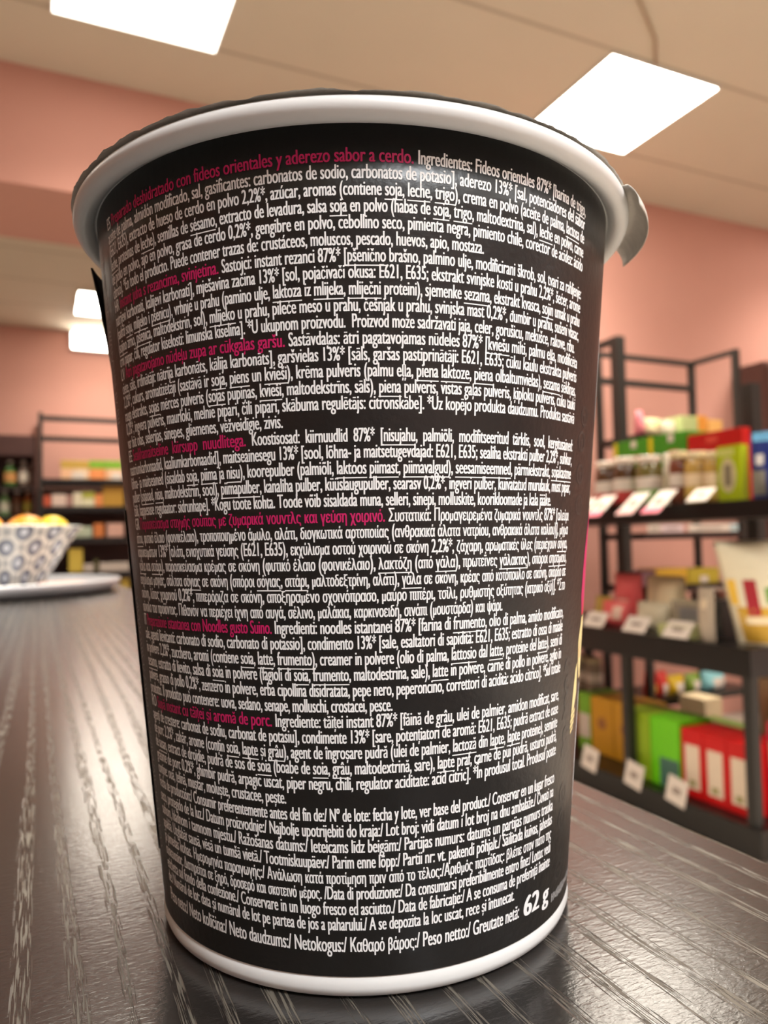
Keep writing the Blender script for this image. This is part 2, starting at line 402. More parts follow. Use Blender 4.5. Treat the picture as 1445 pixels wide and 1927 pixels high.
PARAS = [
 ('spanish_ingredients', 1, [
  'ES ^Preparado deshidratado con fideos orientales y aderezo sabor a cerdo.^ Ingredientes: Fideos orientales 87%* [harina de _trigo_,',
  'aceite de palma, almidón modificado, sal, gasificantes: carbonatos de sodio, carbonatos de potasio], aderezo 13%* [sal, potenciadores del sabor',
  '(E621, E635), extracto de hueso de cerdo en polvo 2,2%*, azúcar, aromas (contiene _soja_, _leche_, _trigo_), crema en polvo (aceite de palma, _lactosa_ de',
  '_leche_, proteínas de _leche_), semillas de _sésamo_, extracto de levadura, salsa _soja_ en polvo (habas de _soja_, _trigo_, maltodextrina, sal), _leche_ en polvo, carne',
  'de pollo en polvo, ajo en polvo, grasa de cerdo 0,2%*, gengibre en polvo, cebollino seco, pimienta negra, pimiento chile, corector de acidez: ácido',
  'cítrico]. *En todo el producto. Puede contener trazas de: crustáceos, moluscos, pescado, huevos, apio, mostaza.|23.1']),
 ('croatian_ingredients', 7, [
  'HR ^Instant juha s rezancima, svinjetina.^ Sastojci: instant rezanci 87%* [_pšenično_ brašno, palmino ulje, modificirani škrob, sol, tvari za rahljenje:',
  'natrijevi karbonati, kalijevi karbonati], mješavina začina 13%* [sol, pojačivači okusa: E621, E635; ekstrakt svinjske kosti u prahu 2,2%*, šećer, arome',
  '(sadrži _soju_, _mlijeko_ i _pšenicu_), vrhnje u prahu (pamino ulje, _laktoza_ iz _mlijeka_, _mliječni_ proteini), sjemenke _sezama_, ekstrakt kvasca, _sojin_ umak u prahu',
  '(_sojino_ zrno, _pšenica_, maltodekstrin, sol), _mlijeko_ u prahu, pileće meso u prahu, češnjak u prahu, svinjska mast 0,2%*, đumbir u prahu, sušeni vlasac,',
  'crni papar, čili, regulator kiselosti: limunska kiselina]. *U ukupnom proizvodu.  Proizvod može sadržavati jaja, celer, gorušicu, mekušce, rakove, ribu.|49.5']),
 ('latvian_ingredients', 12, [
  'LV ^Ātri pagatavojamo nūdeļu zupa ar cūkgaļas garšu.^ Sastāvdaļas: ātri pagatavojamas nūdeles 87%* [_kviešu_ milti, palmu eļļa, modificēta',
  'ciete, sāls, irdinātāji: nātrija karbonāts, kālija karbonāts], garšvielas 13%* [sāls, garšas pastiprinātāji: E621, E635; cūku kaulu ekstrakta pulveris',
  '2,2%*, cukurs, aromatizētāji (sastāvā ir _soja_, _piens_ un _kvieši_), krēma pulveris (palmu eļļa, _piena_ _laktoze_, _piena_ olbaltumvielas), _sezama_ sēkliņas,',
  'rauga ekstrakts, _sojas_ mērces pulveris (_sojas_ pupiņas, _kvieši_, maltodekstrīns, sāls), _piena_ pulveris, vistas gaļas pulveris, ķiploku pulveris, cūku tauki',
  '0,2%*, ingvera pulveris, maurloki, melnie pipari, čili pipari, skābuma regulētājs: citronskābe]. *Uz kopējo produkta daudzumu. Produkta sastāvā',
  'var būt olas, selerijas, sinepes, gliemenes, vēžveidīgie, zivis.|-13.7']),
 ('estonian_ingredients', 18, [
  'EE ^Sealihamaitseline  kiirsupp  nuudlitega.^  Koostisosad:  kiirnuudlid  87%*  [_nisujahu_,  palmiõli,  modifitseeritud  tärklis,  sool,  kergitusained:',
  'naatriumkarbonaadid, kaaliumkarbonaadid], maitseainesegu 13%* [sool, lõhna- ja maitsetugevdajad: E621, E635; sealiha ekstrakti pulber 2,2%*, suhkur,',
  'lõhna- ja maitseained (sisaldab _soja_, _piima_ ja _nisu_), koorepulber (palmiõli, _laktoos_ _piimast_, _piimavalgud_), _seesamiseemned_, pärmiekstrakt, _sojakastme_',
  'pulber (_sojaoad_, _nisu_, maltodekstriin, sool), _piimapulber_, kanaliha pulber, küüslaugupulber, searasv 0,2%*, ingveri pulber, kuivatatud murulauk, must pipar,',
  'tšilli, happesuse regulaator: sidrunhape]. *Kogu toote kohta. Toode võib sisaldada muna, selleri, sinepi, molluskite, koorikloomade ja kala jääke.|43.0']),
 ('greek_ingredients', 23, [
  'GR ^Παρασκεύασμα στιγμής σούπας με ζυμαρικά νουντλς και γεύση χοιρινό.^ Συστατικά: Προμαγειρεμένα ζυμαρικά νουντλς 87%* [αλεύρι',
  '_σίτου_, φυτικό έλαιο (φοινικέλαιο), τροποποιημένο άμυλο, αλάτι, διογκωτικά αρτοποιίας (ανθρακικά άλατα νατρίου, ανθρακικά άλατα καλίου)], μίγμα',
  'καρυκευμάτων 13%* [αλάτι, ενισχυτικά γεύσης (E621, E635), εκχύλισμα οστού χοιρινού σε σκόνη 2,2%*, ζάχαρη, αρωματικές ύλες (περιέχουν _σόγια_,',
  '_γάλα_ και _σιτάρι_), παρασκεύασμα κρέμας σε σκόνη (φυτικό έλαιο (φοινικέλαιο), _λακτόζη_ (από _γάλα_), πρωτεΐνες _γάλακτος_), σπόροι _σησαμιού_,',
  'εκχύλισμα μαγιάς, σάλτσα _σόγιας_ σε σκόνη (σπόροι _σόγιας_, _σιτάρι_, μαλτοδεξτρίνη, αλάτι), _γάλα_ σε σκόνη, κρέας από κοτόπουλο σε σκόνη, σκόρδο σε',
  'σκόνη, λίπος χοιρινού 0,2%*, πιπερόριζα σε σκόνη, αποξηραμένο σχοινόπρασο, μαύρο πιπέρι, τσίλι, ρυθμιστής οξύτητας (κιτρικό οξύ)]. *Στο',
  'σύνολο του προϊόντος. Πιθανόν να περιέχει ίχνη από αυγά, σέλινο, μαλάκια, καρκινοειδή, σινάπι (μουστάρδα) και ψάρι.|29.5']),
 ('italian_ingredients', 30, [
  'IT ^Preparazione istantanea con Noodles gusto Suino.^ Ingredienti: noodles istantanei 87%* [farina di _frumento_, olio di palma, amido modificato,',
  'sale, agenti lievitanti: carbonato di sodio, carbonato di potassio], condimento 13%* [sale, esaltatori di sapidità: E621, E635; estratto di ossa di maiale',
  'in polvere 2,2%*, zucchero, aromi (contiene _soia_, _latte_, _frumento_), creamer in polvere (olio di palma, _lattosio_ dal _latte_, proteine del _latte_), semi di',
  '_sesamo_, estratto di lievito, salsa di _soia_ in polvere (fagioli di _soia_, _frumento_, maltodestrina, sale), _latte_ in polvere, carne di pollo in polvere, aglio in',
  'polvere, grasso di pollo 0,2%*, zenzero in polvere, erba cipollina disidratata, pepe nero, peperoncino, correttori di acidità: acido citrico]. *Sul totale',
  'prodotto. Il prodotto può contenere: uova, sedano, senape, molluschi, crostacei, pesce.|5.6']),
 ('romanian_ingredients', 36, [
  'RO ^Supă instant cu tăiței și aromă de porc.^ Ingrediente: tăiței instant 87%* [făină de _grâu_, ulei de palmier, amidon modificat, sare,',
  'agenți de creștere: carbonat de sodiu, carbonat de potasiu], condimente 13%* [sare, potențiatori de aromă: E621, E635; pudră extract de oase',
  'de porc 2,2%*, zahăr, arome (conțin _soia_, _lapte_ și _grâu_), agent de îngroșare pudră (ulei de palmier, _lactoză_ din _lapte_, _lapte_ proteine), semințe',
  'de _susan_, extract de drojdie, pudră de sos de _soia_ (boabe de _soia_, _grâu_, maltodextrină, sare), _lapte_ praf, carne de pui pudră, usturoi pudră,',
  'grăsime de porc 0,2%*, ghimbir pudră, arpagic uscat, piper negru, chili, regulator aciditate: acid citric]. *În produsul total. Produsul poate',
  'conține: ouă, țelină, muștar, moluște, crustacee, pește.|-16.7']),
 ('storage_text', 42, [
  'Fecha de producción:/ Consumir preferentemente antes del fin de:/ Nº de lote: fecha y lote, ver base del product./ Conservar en un lugar fresco',
  'seco, protegido de la luz./ Datum proizvodnje:/ Najbolje upotrijebiti do kraja:/ Lot broj: vidi datum i lot broj na dnu ambalaže./ Čuvati na',
  'suhom, hladnom i tamnom mjestu./ Ražošanas datums:/ Ieteicams līdz beigām:/ Partijas numurs: datums un partijas numurs trauka',
  'apakšā. Uzglabāt sausā, vēsā un tumšā vietā./ Tootmiskuupäev:/ Parim enne lõpp:/ Partii nr: vt. pakendi põhjalt./ Säilitada kuivas, jahedas',
  'ja pimedas kohas. Ημερομηνία παραγωγής:/ Ανάλωση κατά προτίμηση πριν από το τέλος:/Αριθμός παρτίδας: βλέπε στον πάτο της',
  'συσκευασίας. Διατηρείται σε ξηρό, δροσερό και σκοτεινό μέρος. /Data di produzione:/ Da consumarsi preferibilmente entro fine:/ Lotto: vedi',
  'etichetta sul fondo della confezione./ Conservare in un luogo fresco ed asciutto./ Data de fabricație:/ A se consuma de preferință înainte',
  'de:/ Numărul de lot: data și numărul de lot pe partea de jos a paharului./ A se depozita la loc uscat, rece și întunecat.|36.0']),
]
START = {1: 10.75, 7: -23.9, 12: -11.95, 18: -20.4, 23: 5.2, 30: -17.3, 36: -18.2}   # where the white text of a headed line begins
for nm, first, lines in PARAS:
    P = Print()
    for k, s in enumerate(lines):
        i = first + k
        z = (105.175 - 1.9547 * i if i <= 41 else 106.425 - 1.9866 * i) / 1000
        th0 = -57.7 - 1.9 * (i - 1) / 49; th1 = 51.4 - 1.0 * (i - 1) / 49
        if '|' in s: s, e = s.split('|'); th1 = float(e)
        P.line(s, z, th0, th1, START.get(i))
    P.build(nm, sleeve, [print_white, print_pink])
P = Print()
P.line('Peso neto:/ Neto količina:/ Neto daudzums:/ Netokogus:/ Καθαρό βάρος:/ Peso netto:/ Greutate netă:', 0.00632, -59.4, 37.9, em=0.0028)
P.line('62 g', 0.00605, 39.9, 50.6, em=0.0040, fat=0.00017, copies=5)
P.build('net_weight_text', sleeve, [print_white, print_pink])

# faint printed marks at the two edges of the panel
def marks(name, quads, m):                     # each quad: list of (th, z in mm), cut finely so that it follows the curve
    bm = bmesh.new()
    for q in quads: bm.faces.new([bm.verts.new((t, z, 0)) for t, z in q])
    lo = min(v.co.x for v in bm.verts); hi = max(v.co.x for v in bm.verts); t = lo + 2.0
    while hi - lo > 3 and t < hi:
        bmesh.ops.bisect_plane(bm, geom=bm.verts[:] + bm.edges[:] + bm.faces[:], plane_co=(t, 0, 0), plane_no=(1, 0, 0)); t += 2.0
    for v in bm.verts: v.co = on_cup(v.co.x, v.co.y / 1000, 0.000028)
    return part(name, bm, m, sleeve)
def bar(t, z, w, h, slant=0.0): return [(t - w, z - h - slant), (t + w, z - h + slant), (t + w, z + h + slant), (t - w, z + h - slant)]
for za, zb in ((102.5, 76), (50, 12)):
    q = []; z = za
    while z > zb:
        if random.random() < 0.86: q.append(bar(-65.5 + random.uniform(-.2, .2), z, 1.5, 0.13, random.choice((0.0, .2, -.2, .35))))
        z -= 0.62
    marks('edge_lettering', q, print_silver)
def ring(t, z, r0, r1, n=18, a0=0, a1=360):
    qs = []
    for i in range(n):
        a, b = rad(a0 + (a1 - a0) * i / n), rad(a0 + (a1 - a0) * (i + 1) / n); k = math.degrees(1 / (cr(z / 1000) * 1000))
        qs.append([(t + k * r0 * math.cos(a), z + r0 * math.sin(a)), (t + k * r1 * math.cos(a), z + r1 * math.sin(a)), (t + k * r1 * math.cos(b), z + r1 * math.sin(b)), (t + k * r0 * math.cos(b), z + r0 * math.sin(b))])
    return qs
def emblem(z, t): return ring(t, z, 1.15, 1.5) + [bar(t, z + .2, 1.1, .12, .1), bar(t, z - .4, .3, .5)]
for zt in (((75.5, 57.5), (71.8, 56.5), (67, 56.5), (62.5, 57)), ((20.5, 57), (16.6, 57.2), (12.6, 57), (9.2, 56.5))):
    marks('faint_emblems', [k for z, t in zt for k in emblem(z, t)], print_grey)
q = []
for z in (39, 36.5, 34, 31.5, 29, 26.5): q += ring(56 + random.uniform(-1, 1), z, .8, 1.3, a0=random.uniform(0, 90), a1=random.uniform(180, 330))
marks('faint_side_pattern', q, print_grey)
marks('pink_side_panel', [[(72, 62), (84, 65), (98, 65), (112, 60), (118, 53), (116, 46), (66.5, 46), (64.5, 49), (65, 53), (66.5, 57), (69, 60)]], print_pink)
marks('cream_side_panel', [[(67, 45.5), (90, 46.5), (108, 45), (112, 40), (106, 36), (68, 36), (65, 39), (64, 42)], [(62.5, 38), (64.5, 39), (65, 34), (63, 32), (60.5, 31.5), (61, 34)],
                           bar(62.3, 31.4, 2.0, .32, .3), bar(62.1, 30.6, 2.1, .32, .3), bar(61.8, 29.8, 1.8, .3, .3), bar(61.6, 29.0, 1.2, .26, .3)], print_cream)
marks('white_side_panel', [[(70.5, 35), (104, 35), (110, 28), (108, 18), (98, 14), (80, 14), (70.5, 17), (69.5, 25)]], print_white)
marks('white_side_panel', [[(71, 89), (73, 90), (73, 76), (71, 77)]], print_white)
marks('red_side_panel', [[(68, 48), (90, 50), (112, 48), (110, 46.2), (90, 46.8), (66.5, 45.8)], [(65.2, 41), (67, 42.5), (67, 39.5), (65.6, 38.5)]], print_red)
q = []
t = 53.0
while t < 73:
    q.append(bar(t, 5.9 + (t - 53) * .0, .34, random.choice((.45, .6, .75)), .0)); q.append(bar(t + .35, 5.9 + random.uniform(-.4, .4), .35, .12)); t += 1.05
marks('small_side_lettering', q, print_silver)

# ------------------------------------------------------------------ tray, bowl and fruit at the far end of the counter
silver = C('silver_tray_metal', 198, 201, 208, rough=0.3, metal=0.5, var=0.05, scale=20)
tray = thing('round_tray', 'round silver tray under the patterned bowl at the far end of the counter', 'tray', (-0.10, 1.13, 0))
part('tray_body', lathe([(0.165, 0.0), (0.192, 0.001), (0.203, 0.010), (0.2045, 0.0155), (0.2020, 0.0165), (0.199, 0.012), (0.188, 0.0085), (0.02, 0.0085)], 96), silver, tray, True)
part('tray_lip', lathe([(0.2035, 0.0145), (0.2052, 0.0160), (0.2035, 0.0178), (0.2015, 0.0160), (0.2035, 0.0145)], 96, cap=False), C('silver_tray_lip', 232, 236, 242, rough=0.2, metal=0.2), tray, True)
nap = thing('paper_napkin', 'folded pale pink paper napkin beside the foot of the patterned bowl', 'napkin', (0.032, 1.055, 0.0086), rad(20))
part('napkin_sheet', box(-.035, -.02, 0.0002, .035, .02, 0.0045, bevel=.001), C('napkin_paper', 236, 205, 190, rough=0.8), nap)
part('folded_flap', box(-.03, -.018, 0.0045, .02, .016, 0.0075, bevel=.001), M['napkin_paper'], nap)

def bowl_material():
    m = bpy.data.materials.new('ringed_ceramic'); m.use_nodes = True
    nt = m.node_tree; b = nt.nodes['Principled BSDF']; b.inputs['Roughness'].default_value = 0.25
    uv = nt.nodes.new('ShaderNodeUVMap'); sep = nt.nodes.new('ShaderNodeSeparateXYZ'); nt.links.new(uv.outputs[0], sep.inputs[0])
    def mth(op, a, c=None):
        n = nt.nodes.new('ShaderNodeMath'); n.operation = op
        for i, v in enumerate((a, c)):
            if v is None: continue
            if hasattr(v, 'links'): nt.links.new(v, n.inputs[i])
            else: n.inputs[i].default_value = v
        return n.outputs[0]
    def lattice(du, dv):
        fu = mth('SUBTRACT', mth('FRACT', mth('ADD', sep.outputs[0], du)), 0.5)
        fv = mth('SUBTRACT', mth('FRACT', mth('ADD', sep.outputs[1], dv)), 0.5)
        return mth('SQRT', mth('ADD', mth('MULTIPLY', fu, fu), mth('MULTIPLY', mth('MULTIPLY', fv, fv), 1.0)))
    d = mth('MINIMUM', lattice(0, 0), lattice(.5, .5))
    r = nt.nodes.new('ShaderNodeValToRGB'); cr_ = r.color_ramp; cr_.interpolation = 'LINEAR'
    stops = [(0.0, (225, 230, 235)), (0.105, (215, 220, 228)), (0.135, (88, 94, 112)), (0.245, (96, 100, 116)), (0.275, (150, 152, 156)), (0.30, (238, 236, 226)), (0.36, (236, 233, 222)), (0.41, (176, 176, 172)), (0.5, (150, 152, 154))]
    cr_.elements[0].position = 0; cr_.elements[0].color = (*srgb(*stops[0][1]), 1)
    cr_.elements[1].position = stops[-1][0]; cr_.elements[1].color = (*srgb(*stops[-1][1]), 1)
    for p, c in stops[1:-1]:
        e = cr_.elements.new(p); e.color = (*srgb(*c), 1)
    nt.links.new(d, r.inputs[0]); nt.links.new(r.outputs[0], b.inputs['Base Color']); return m
bowl = thing('fruit_bowl', 'flared white bowl with grey ring pattern holding citrus fruit on the tray', 'bowl', (-0.045, 1.125, 0.0087))
prof = [(0.052, 0.0), (0.055, 0.003), (0.056, 0.010), (0.064, 0.024), (0.074, 0.040), (0.084, 0.056), (0.095, 0.072), (0.1005, 0.079)]
bm = lathe(prof, 64, cap=False); uvl = bm.loops.layers.uv.new('UVMap')
for f_ in bm.faces:
    a0 = None
    for l in f_.loops:
        a = math.atan2(l.vert.co.y, l.vert.co.x) / (2 * math.pi)
        if a0 is None: a0 = a
        if a - a0 > .5: a -= 1
        if a - a0 < -.5: a += 1
        l[uvl].uv = (a * 15.0, l.vert.co.z / 0.0385 + .15)
part('outer_wall', bm, bowl_material(), bowl, True)
glaze = C('white_glaze', 216, 222, 218, rough=0.2, var=0.02)
part('inner_wall', lathe([(0.1005, 0.079), (0.0995, 0.0805), (0.0975, 0.079), (0.091, 0.070), (0.070, 0.040), (0.050, 0.010), (0.002, 0.006)], 64, cap=False), glaze, bowl, True)
part('foot_ring', lathe([(0.044, 0.0005), (0.052, 0.0), (0.052, 0.003), (0.044, 0.003), (0.044, 0.0005)], 48, cap=False), glaze, bowl, True)

def fruit(name, label, cat, loc, r, m, stretch=1.0, nub=0.0, rot=0.0):
    t = thing(name, label, cat, loc, rot, 'citrus fruit in the bowl')
    pr = []
    for i in range(1, 16):
        a = math.pi * i / 16; z = -math.cos(a) * r * stretch; rr_ = math.sin(a) * r
        if nub and i > 12: rr_ *= 0.75
        pr.append((rr_, z))
    bm = lathe(pr, 28)
    if nub: bmesh.ops.rotate(bm, verts=bm.verts[:], matrix=Matrix.Rotation(rad(80), 3, 'X'))
    part('peel', bm, m, t, True)
    s = lathe([(0.0030, 0.0), (0.0034, 0.0010), (0.0014, 0.0018)], 10)
    if nub: bmesh.ops.rotate(s, verts=s.verts[:], matrix=Matrix.Rotation(rad(80), 3, 'X')); part('stem_scar', s, C('stem_green', 110, 110, 50), t, loc=(0, -r * stretch * .97, .006))
    else: part('stem_scar', s, C('stem_green', 110, 110, 50), t, loc=(0, 0, r * stretch * .985))
    return t
lemon_m = C('lemon_peel', 250, 214, 60, rough=0.4, bump=0.15, scale=400)
orange_m = C('orange_peel', 246, 160, 48, rough=0.4, bump=0.15, scale=400)
fruit('lemon', 'yellow lemon at the left in the bowl, by the edge of the photo', 'lemon', (-0.069, 1.090, 0.074), 0.030, lemon_m, 1.2, 1, 0.4)
fruit('orange', 'orange in the middle of the bowl between two lemons', 'orange', (-0.014, 1.105, 0.0765), 0.029, orange_m, 0.95)
fruit('lemon', 'yellow lemon at the right end of the bowl', 'lemon', (0.018, 1.143, 0.083), 0.0215, lemon_m, 1.15, 1, -0.5)
fruit('orange', 'orange at the back of the bowl hidden behind the front fruit', 'orange', (-0.070, 1.160, 0.080), 0.030, orange_m)

# ------------------------------------------------------------------ shop goods builders (front looks towards local -y)
def carton(name, label, loc, w, d, h, m, rotz=0.0, group=None, cat='box', panel=None, band=None, shape='rect', parts=()):
    t = thing(name, label, cat, loc, rotz, group)
    part('carton', box(-w / 2, -d / 2, 0.0005, w / 2, d / 2, h, bevel=min(w, d, h) * .02), m, t)
    if panel:
        px, pz, pw, ph, pm = panel
        if shape == 'oval':
            bm = bmesh.new(); vs_ = [bm.verts.new((px + pw / 2 * math.cos(a), -d / 2 - .0007, pz + ph / 2 * math.sin(a))) for a in [2 * math.pi * i / 28 for i in range(28)]]; bm.faces.new(vs_)
            r_ = bmesh.ops.extrude_face_region(bm, geom=bm.faces[:]); bmesh.ops.translate(bm, verts=[v for v in r_['geom'] if isinstance(v, bmesh.types.BMVert)], vec=(0, .0006, 0))
        else: bm = box(px - pw / 2, -d / 2 - .0007, pz - ph / 2, px + pw / 2, -d / 2 - .0001, pz + ph / 2)
        part('front_panel', bm, pm, t)
    if band:
        z0, z1, bmn = band
        part('colour_band', box(-w / 2 - .0006, -d / 2 - .0006, z0, w / 2 + .0006, d / 2 + .0006, z1), bmn, t)
    for pn, args, pm in parts: part(pn, box(*args), pm, t)
    return t
def jar(label, loc, r, h, body, lid_m, label_m, group, rotz=0.0, name='glass_jar', cat='jar', lab=(0.34, 0.58), badge=None):
    t = thing(name, label, cat, loc, rotz, group)
    part('jar_body', lathe([(r * .86, 0.0003), (r * .97, .004), (r, .012), (r, h * .74), (r * .93, h * .80), (r * .82, h * .84), (r * .82, h * .87)], 36), body, t, True)
    part('lid', lathe([(r * .90, h * .865), (r * .93, h * .87), (r * .93, h * .985), (r * .88, h)], 36), lid_m, t, True)
    part('label_band', lathe([(r * 1.012, h * lab[0]), (r * 1.014, h * (lab[0] + .005)), (r * 1.014, h * (lab[1] - .005)), (r * 1.012, h * lab[1])], 36, cap=False), label_m, t, True)
    if badge: part('lower_label', lathe([(r * 1.013, h * .10), (r * 1.013, h * lab[0])], 36, cap=False), badge, t, True)
    return t
def bag(name, label, loc, w, d, h, m, rotz=0.0, tilt=0.0, group=None, cat='bag', panel=None, top=1.0, lean=0.0):
    t = thing(name, label, cat, loc, rotz, group); nu, nv = 12, 14
    def pos(u, v, s):
        prof_ = max(0.0, 1 - abs(2 * u - 1) ** 2.4) ** .8 * max(0.0, (1 - (max(0, (v - .12) / .88)) ** 2.6)) * min(1, (v + .22) * 2.4)
        if v > .9: prof_ *= .3
        x = (u - .5) * w * (1 + (top - 1) * v) + lean * v; y = s * d / 2 * prof_ + tilt * v + 0.004 * math.sin(u * 9 + v * 7) * (1 - v)
        return (x, y, h * v + .0006)
    bm = bmesh.new()
    for s in (-1, 1):
        g = [[bm.verts.new(pos(i / nu, j / nv, s)) for j in range(nv + 1)] for i in range(nu + 1)]
        for i in range(nu):
            for j in range(nv): bm.faces.new((g[i][j], g[i + 1][j], g[i + 1][j + 1], g[i][j + 1]))
    bmesh.ops.remove_doubles(bm, verts=bm.verts[:], dist=.00005); bmesh.ops.recalc_face_normals(bm, faces=bm.faces[:])
    part('pouch', bm, m, t, True)
    for k, pn in enumerate(panel or []):
        nm, u0_, u1_, v0_, v1_, pm = pn
        bm = bmesh.new(); g = [[bm.verts.new(Vector(pos(u0_ + (u1_ - u0_) * i / 6, v0_ + (v1_ - v0_) * j / 6, -1)) + Vector((0, -.0012 - .0002 * k, 0))) for j in range(7)] for i in range(7)]
        for i in range(6):
            for j in range(6): bm.faces.new((g[i][j], g[i + 1][j], g[i + 1][j + 1], g[i][j + 1]))
        part(nm, bm, pm, t, True)
    return t
def price_card(label, loc, w, h, rotz=0.0, slope=0.0, group=None, tip=None, roll=0.0):
    t = thing('price_card', label, 'price tag', loc, rotz, group)
    def tr(bm):
        bmesh.ops.rotate(bm, verts=bm.verts[:], matrix=Matrix.Rotation(roll, 3, 'Y')); bmesh.ops.rotate(bm, verts=bm.verts[:], matrix=Matrix.Rotation(slope, 3, 'X')); return bm
    part('card', tr(box(-w / 2, -.0008, 0, w / 2, .0008, h)), white_card, t)
    part('price_print', tr(box(-w * .22, -.0014, h * .38, w * .22, -.0009, h * .62)), ticket_grey, t)
    if tip: part('coloured_end', tr(box(-w / 2, -.0013, 0, w / 2, -.0009, h * .24)), tip, t)
    return t

RZ = rad(-90)      # facing the counter (towards -x)
# ------------------------------------------------------------------ rack beside the counter
def post(bm, x, y, z0, z1, s=.034): return box(x, y, z0, x + s, y + s, z1, bevel=.002)
ra = thing('display_rack', 'black metal display rack with two goods shelves and a low deck beside the counter', 'shelf rack', (2.0, 1.66, FLOOR))
def rz_(z): return z - FLOOR
ZT = {'top': 0.168, 'mid': -0.297, 'deck': -0.845}
for (y, zt) in ((0.225, .605), (0.905, .955), (1.345, .955)):
    part('post', post(None, 0.335, y, rz_(ZT['mid']), rz_(zt), .046), black_metal, ra)
for x, y in ((0.002, 0.003), (0.002, 0.545), (0.362, 0.003), (0.362, 1.20)):
    part('leg', post(None, x, y, 0, rz_(-.387)), black_metal, ra)
part('top_rail', box(0.339, 0.951, rz_(.925), 0.365, 1.345, rz_(.955)), black_metal, ra)
part('upper_shelf', box(0.002, -0.12, rz_(ZT['top'] - .058), 0.334, 1.40, rz_(ZT['top']), bevel=.002), black_wood, ra)
part('middle_shelf', box(0.0, 0.0, rz_(ZT['mid'] - .092), 0.40, 1.40, rz_(ZT['mid']), bevel=.002), black_wood, ra)
bm = box(-0.01, -0.02, rz_(ZT['deck'] - .09), 0.40, 1.40, rz_(ZT['deck']), bevel=.002); box(0.40, -0.02, rz_(ZT['deck'] - .09), 0.66, 0.85, rz_(ZT['deck']), bm=bm)
part('low_deck', bm, black_wood, ra)

gj = 'jars along the upper shelf'
cream = C('cream_card', 238, 216, 178); white_lid = C('white_lid', 236, 222, 206, rough=.35)
red_p = C('red_print_pack', 196, 60, 60); green_p = C('soft_green_pack', 130, 180, 84); tan = C('tan_sauce', 186, 152, 78, rough=.15, coat=.5); brown = C('brown_sauce', 84, 56, 34, rough=.15, coat=.5)
olive = C('olive_pickle', 110, 100, 50, rough=.15, coat=.5); rbrown = C('reddish_sauce', 120, 66, 46, rough=.15, coat=.5)
T = ZT['top'] + .0005
jar('brown sauce jar with pinkish label, leftmost on the upper shelf next to the cup', (2.085, 2.372, T), .047, .195, brown, white_lid, white_card, gj, badge=red_p)
jar('dark jar with white label over a red stripe, second jar from the cup', (2.085, 2.268, T), .047, .200, brown, white_lid, white_card, gj, badge=red_p)
jar('olive jar with white label over a green patch on the upper shelf', (2.085, 2.140, T), .047, .192, olive, white_lid, white_card, gj, badge=green_p)
bag('snack_packet', 'pale grey upright packet between the green labelled jar and a brown jar', (2.10, 2.055, T), .062, .04, .195, C('pale_packet', 214, 206, 188, rough=.3), RZ, panel=[('front_print', .2, .8, .3, .6, C('packet_beige', 190, 180, 150))])
jar('small reddish brown jar with white label right of the pale packet', (2.075, 1.990, T), .032, .190, rbrown, C('cream_lid', 222, 204, 160), white_card, gj)
jar('tan jar with cream lid and cream label, left one of two beside the lime box', (2.085, 1.917, T), .041, .180, tan, M['cream_lid'], cream, gj, badge=C('tan_label', 206, 176, 90))
jar('tan jar with cream lid touching the lime green box', (2.080, 1.838, T), .032, .172, tan, M['cream_lid'], cream, gj, badge=M['tan_label'])
lime = C('lime_carton', 176, 196, 14, rough=.35)
carton('lime_carton', 'bright lime green carton with a pale oval picture at the rack corner', (2.072, 1.757, T), .092, .035, .182, lime, RZ, panel=(-.005, .085, .062, .115, C('oval_cream', 206, 196, 150)), shape='oval',
       parts=[('picture', (-.018, -.0190, .05, .008, -.0183, .12), C('picture_grey', 132, 122, 100)), ('top_stripe', (-.042, -.0181, .150, .02, -.0176, .172), C('pale_lime', 206, 212, 120))])
blue = C('navy_foil', 30, 52, 132, rough=.3, metal=.2)
bag('blue_bag', 'navy blue bag with light blue top and white spots at the rack corner', (2.105, 1.628, T), .135, .06, .215, blue, rad(-62), panel=[('light_blue_top', .05, .6, .86, .99, C('sky_blue', 120, 200, 246)), ('white_spot', .5, .95, .52, .82, C('white_spot', 232, 232, 230)), ('grey_corner', .02, .34, .06, .42, C('grey_foil', 150, 150, 140)), ('small_spot', .12, .3, .5, .66, M['white_spot'])])
gg = 'tall cartons behind the jars'
grn = C('leaf_green_carton', 66, 150, 24, rough=.4); yel = C('yellow_stripe', 226, 206, 20)
for lab_, y0 in (('tall green carton with yellow edge nearest the thick post, behind the jars', 2.375), ('tall green carton with yellow edge in the middle behind the jars', 2.176)):
    carton('green_carton', lab_, (2.268, y0, T), .192, .11, .287, grn, RZ, gg, panel=(.03, .208, .055, .026, C('brick_print', 176, 92, 50)),
           parts=[('yellow_edge', (-.0965, -.0556, .17, -.074, .0556, .284), yel), ('round_badge', (.005, -.0557, .252, .035, -.0551, .282), white_card)])
red_box = C('red_carton', 200, 14, 10, rough=.4)
carton('red_carton', 'long red carton behind the cream jars and the lime box', (2.235, 1.955, T), .24, .04, .264, red_box, RZ, gg, panel=(-.01, .236, .05, .02, C('coral_print', 226, 84, 66)))
gt = 'price cards on the front of the upper shelf'
pk = C('pink_card_end', 240, 132, 150)
for lab_, y, tip in (('white price card on the upper shelf edge right beside the cup', 2.385, None), ('white price card with pink end below the red striped jar', 2.285, pk),
                     ('white price card below the green labelled jar', 2.112, C('faint_pink_end', 226, 180, 176)), ('white price card with pink end below the tan jars', 1.985, pk), ('white price card below the lime green carton', 1.815, None)):
    price_card(lab_, (1.962 if tip is None else 1.925, y, ZT['top'] + (.003 if tip is None else -.028)), .085, .068 if tip is None else .125, RZ, rad(-50), gt, tip)

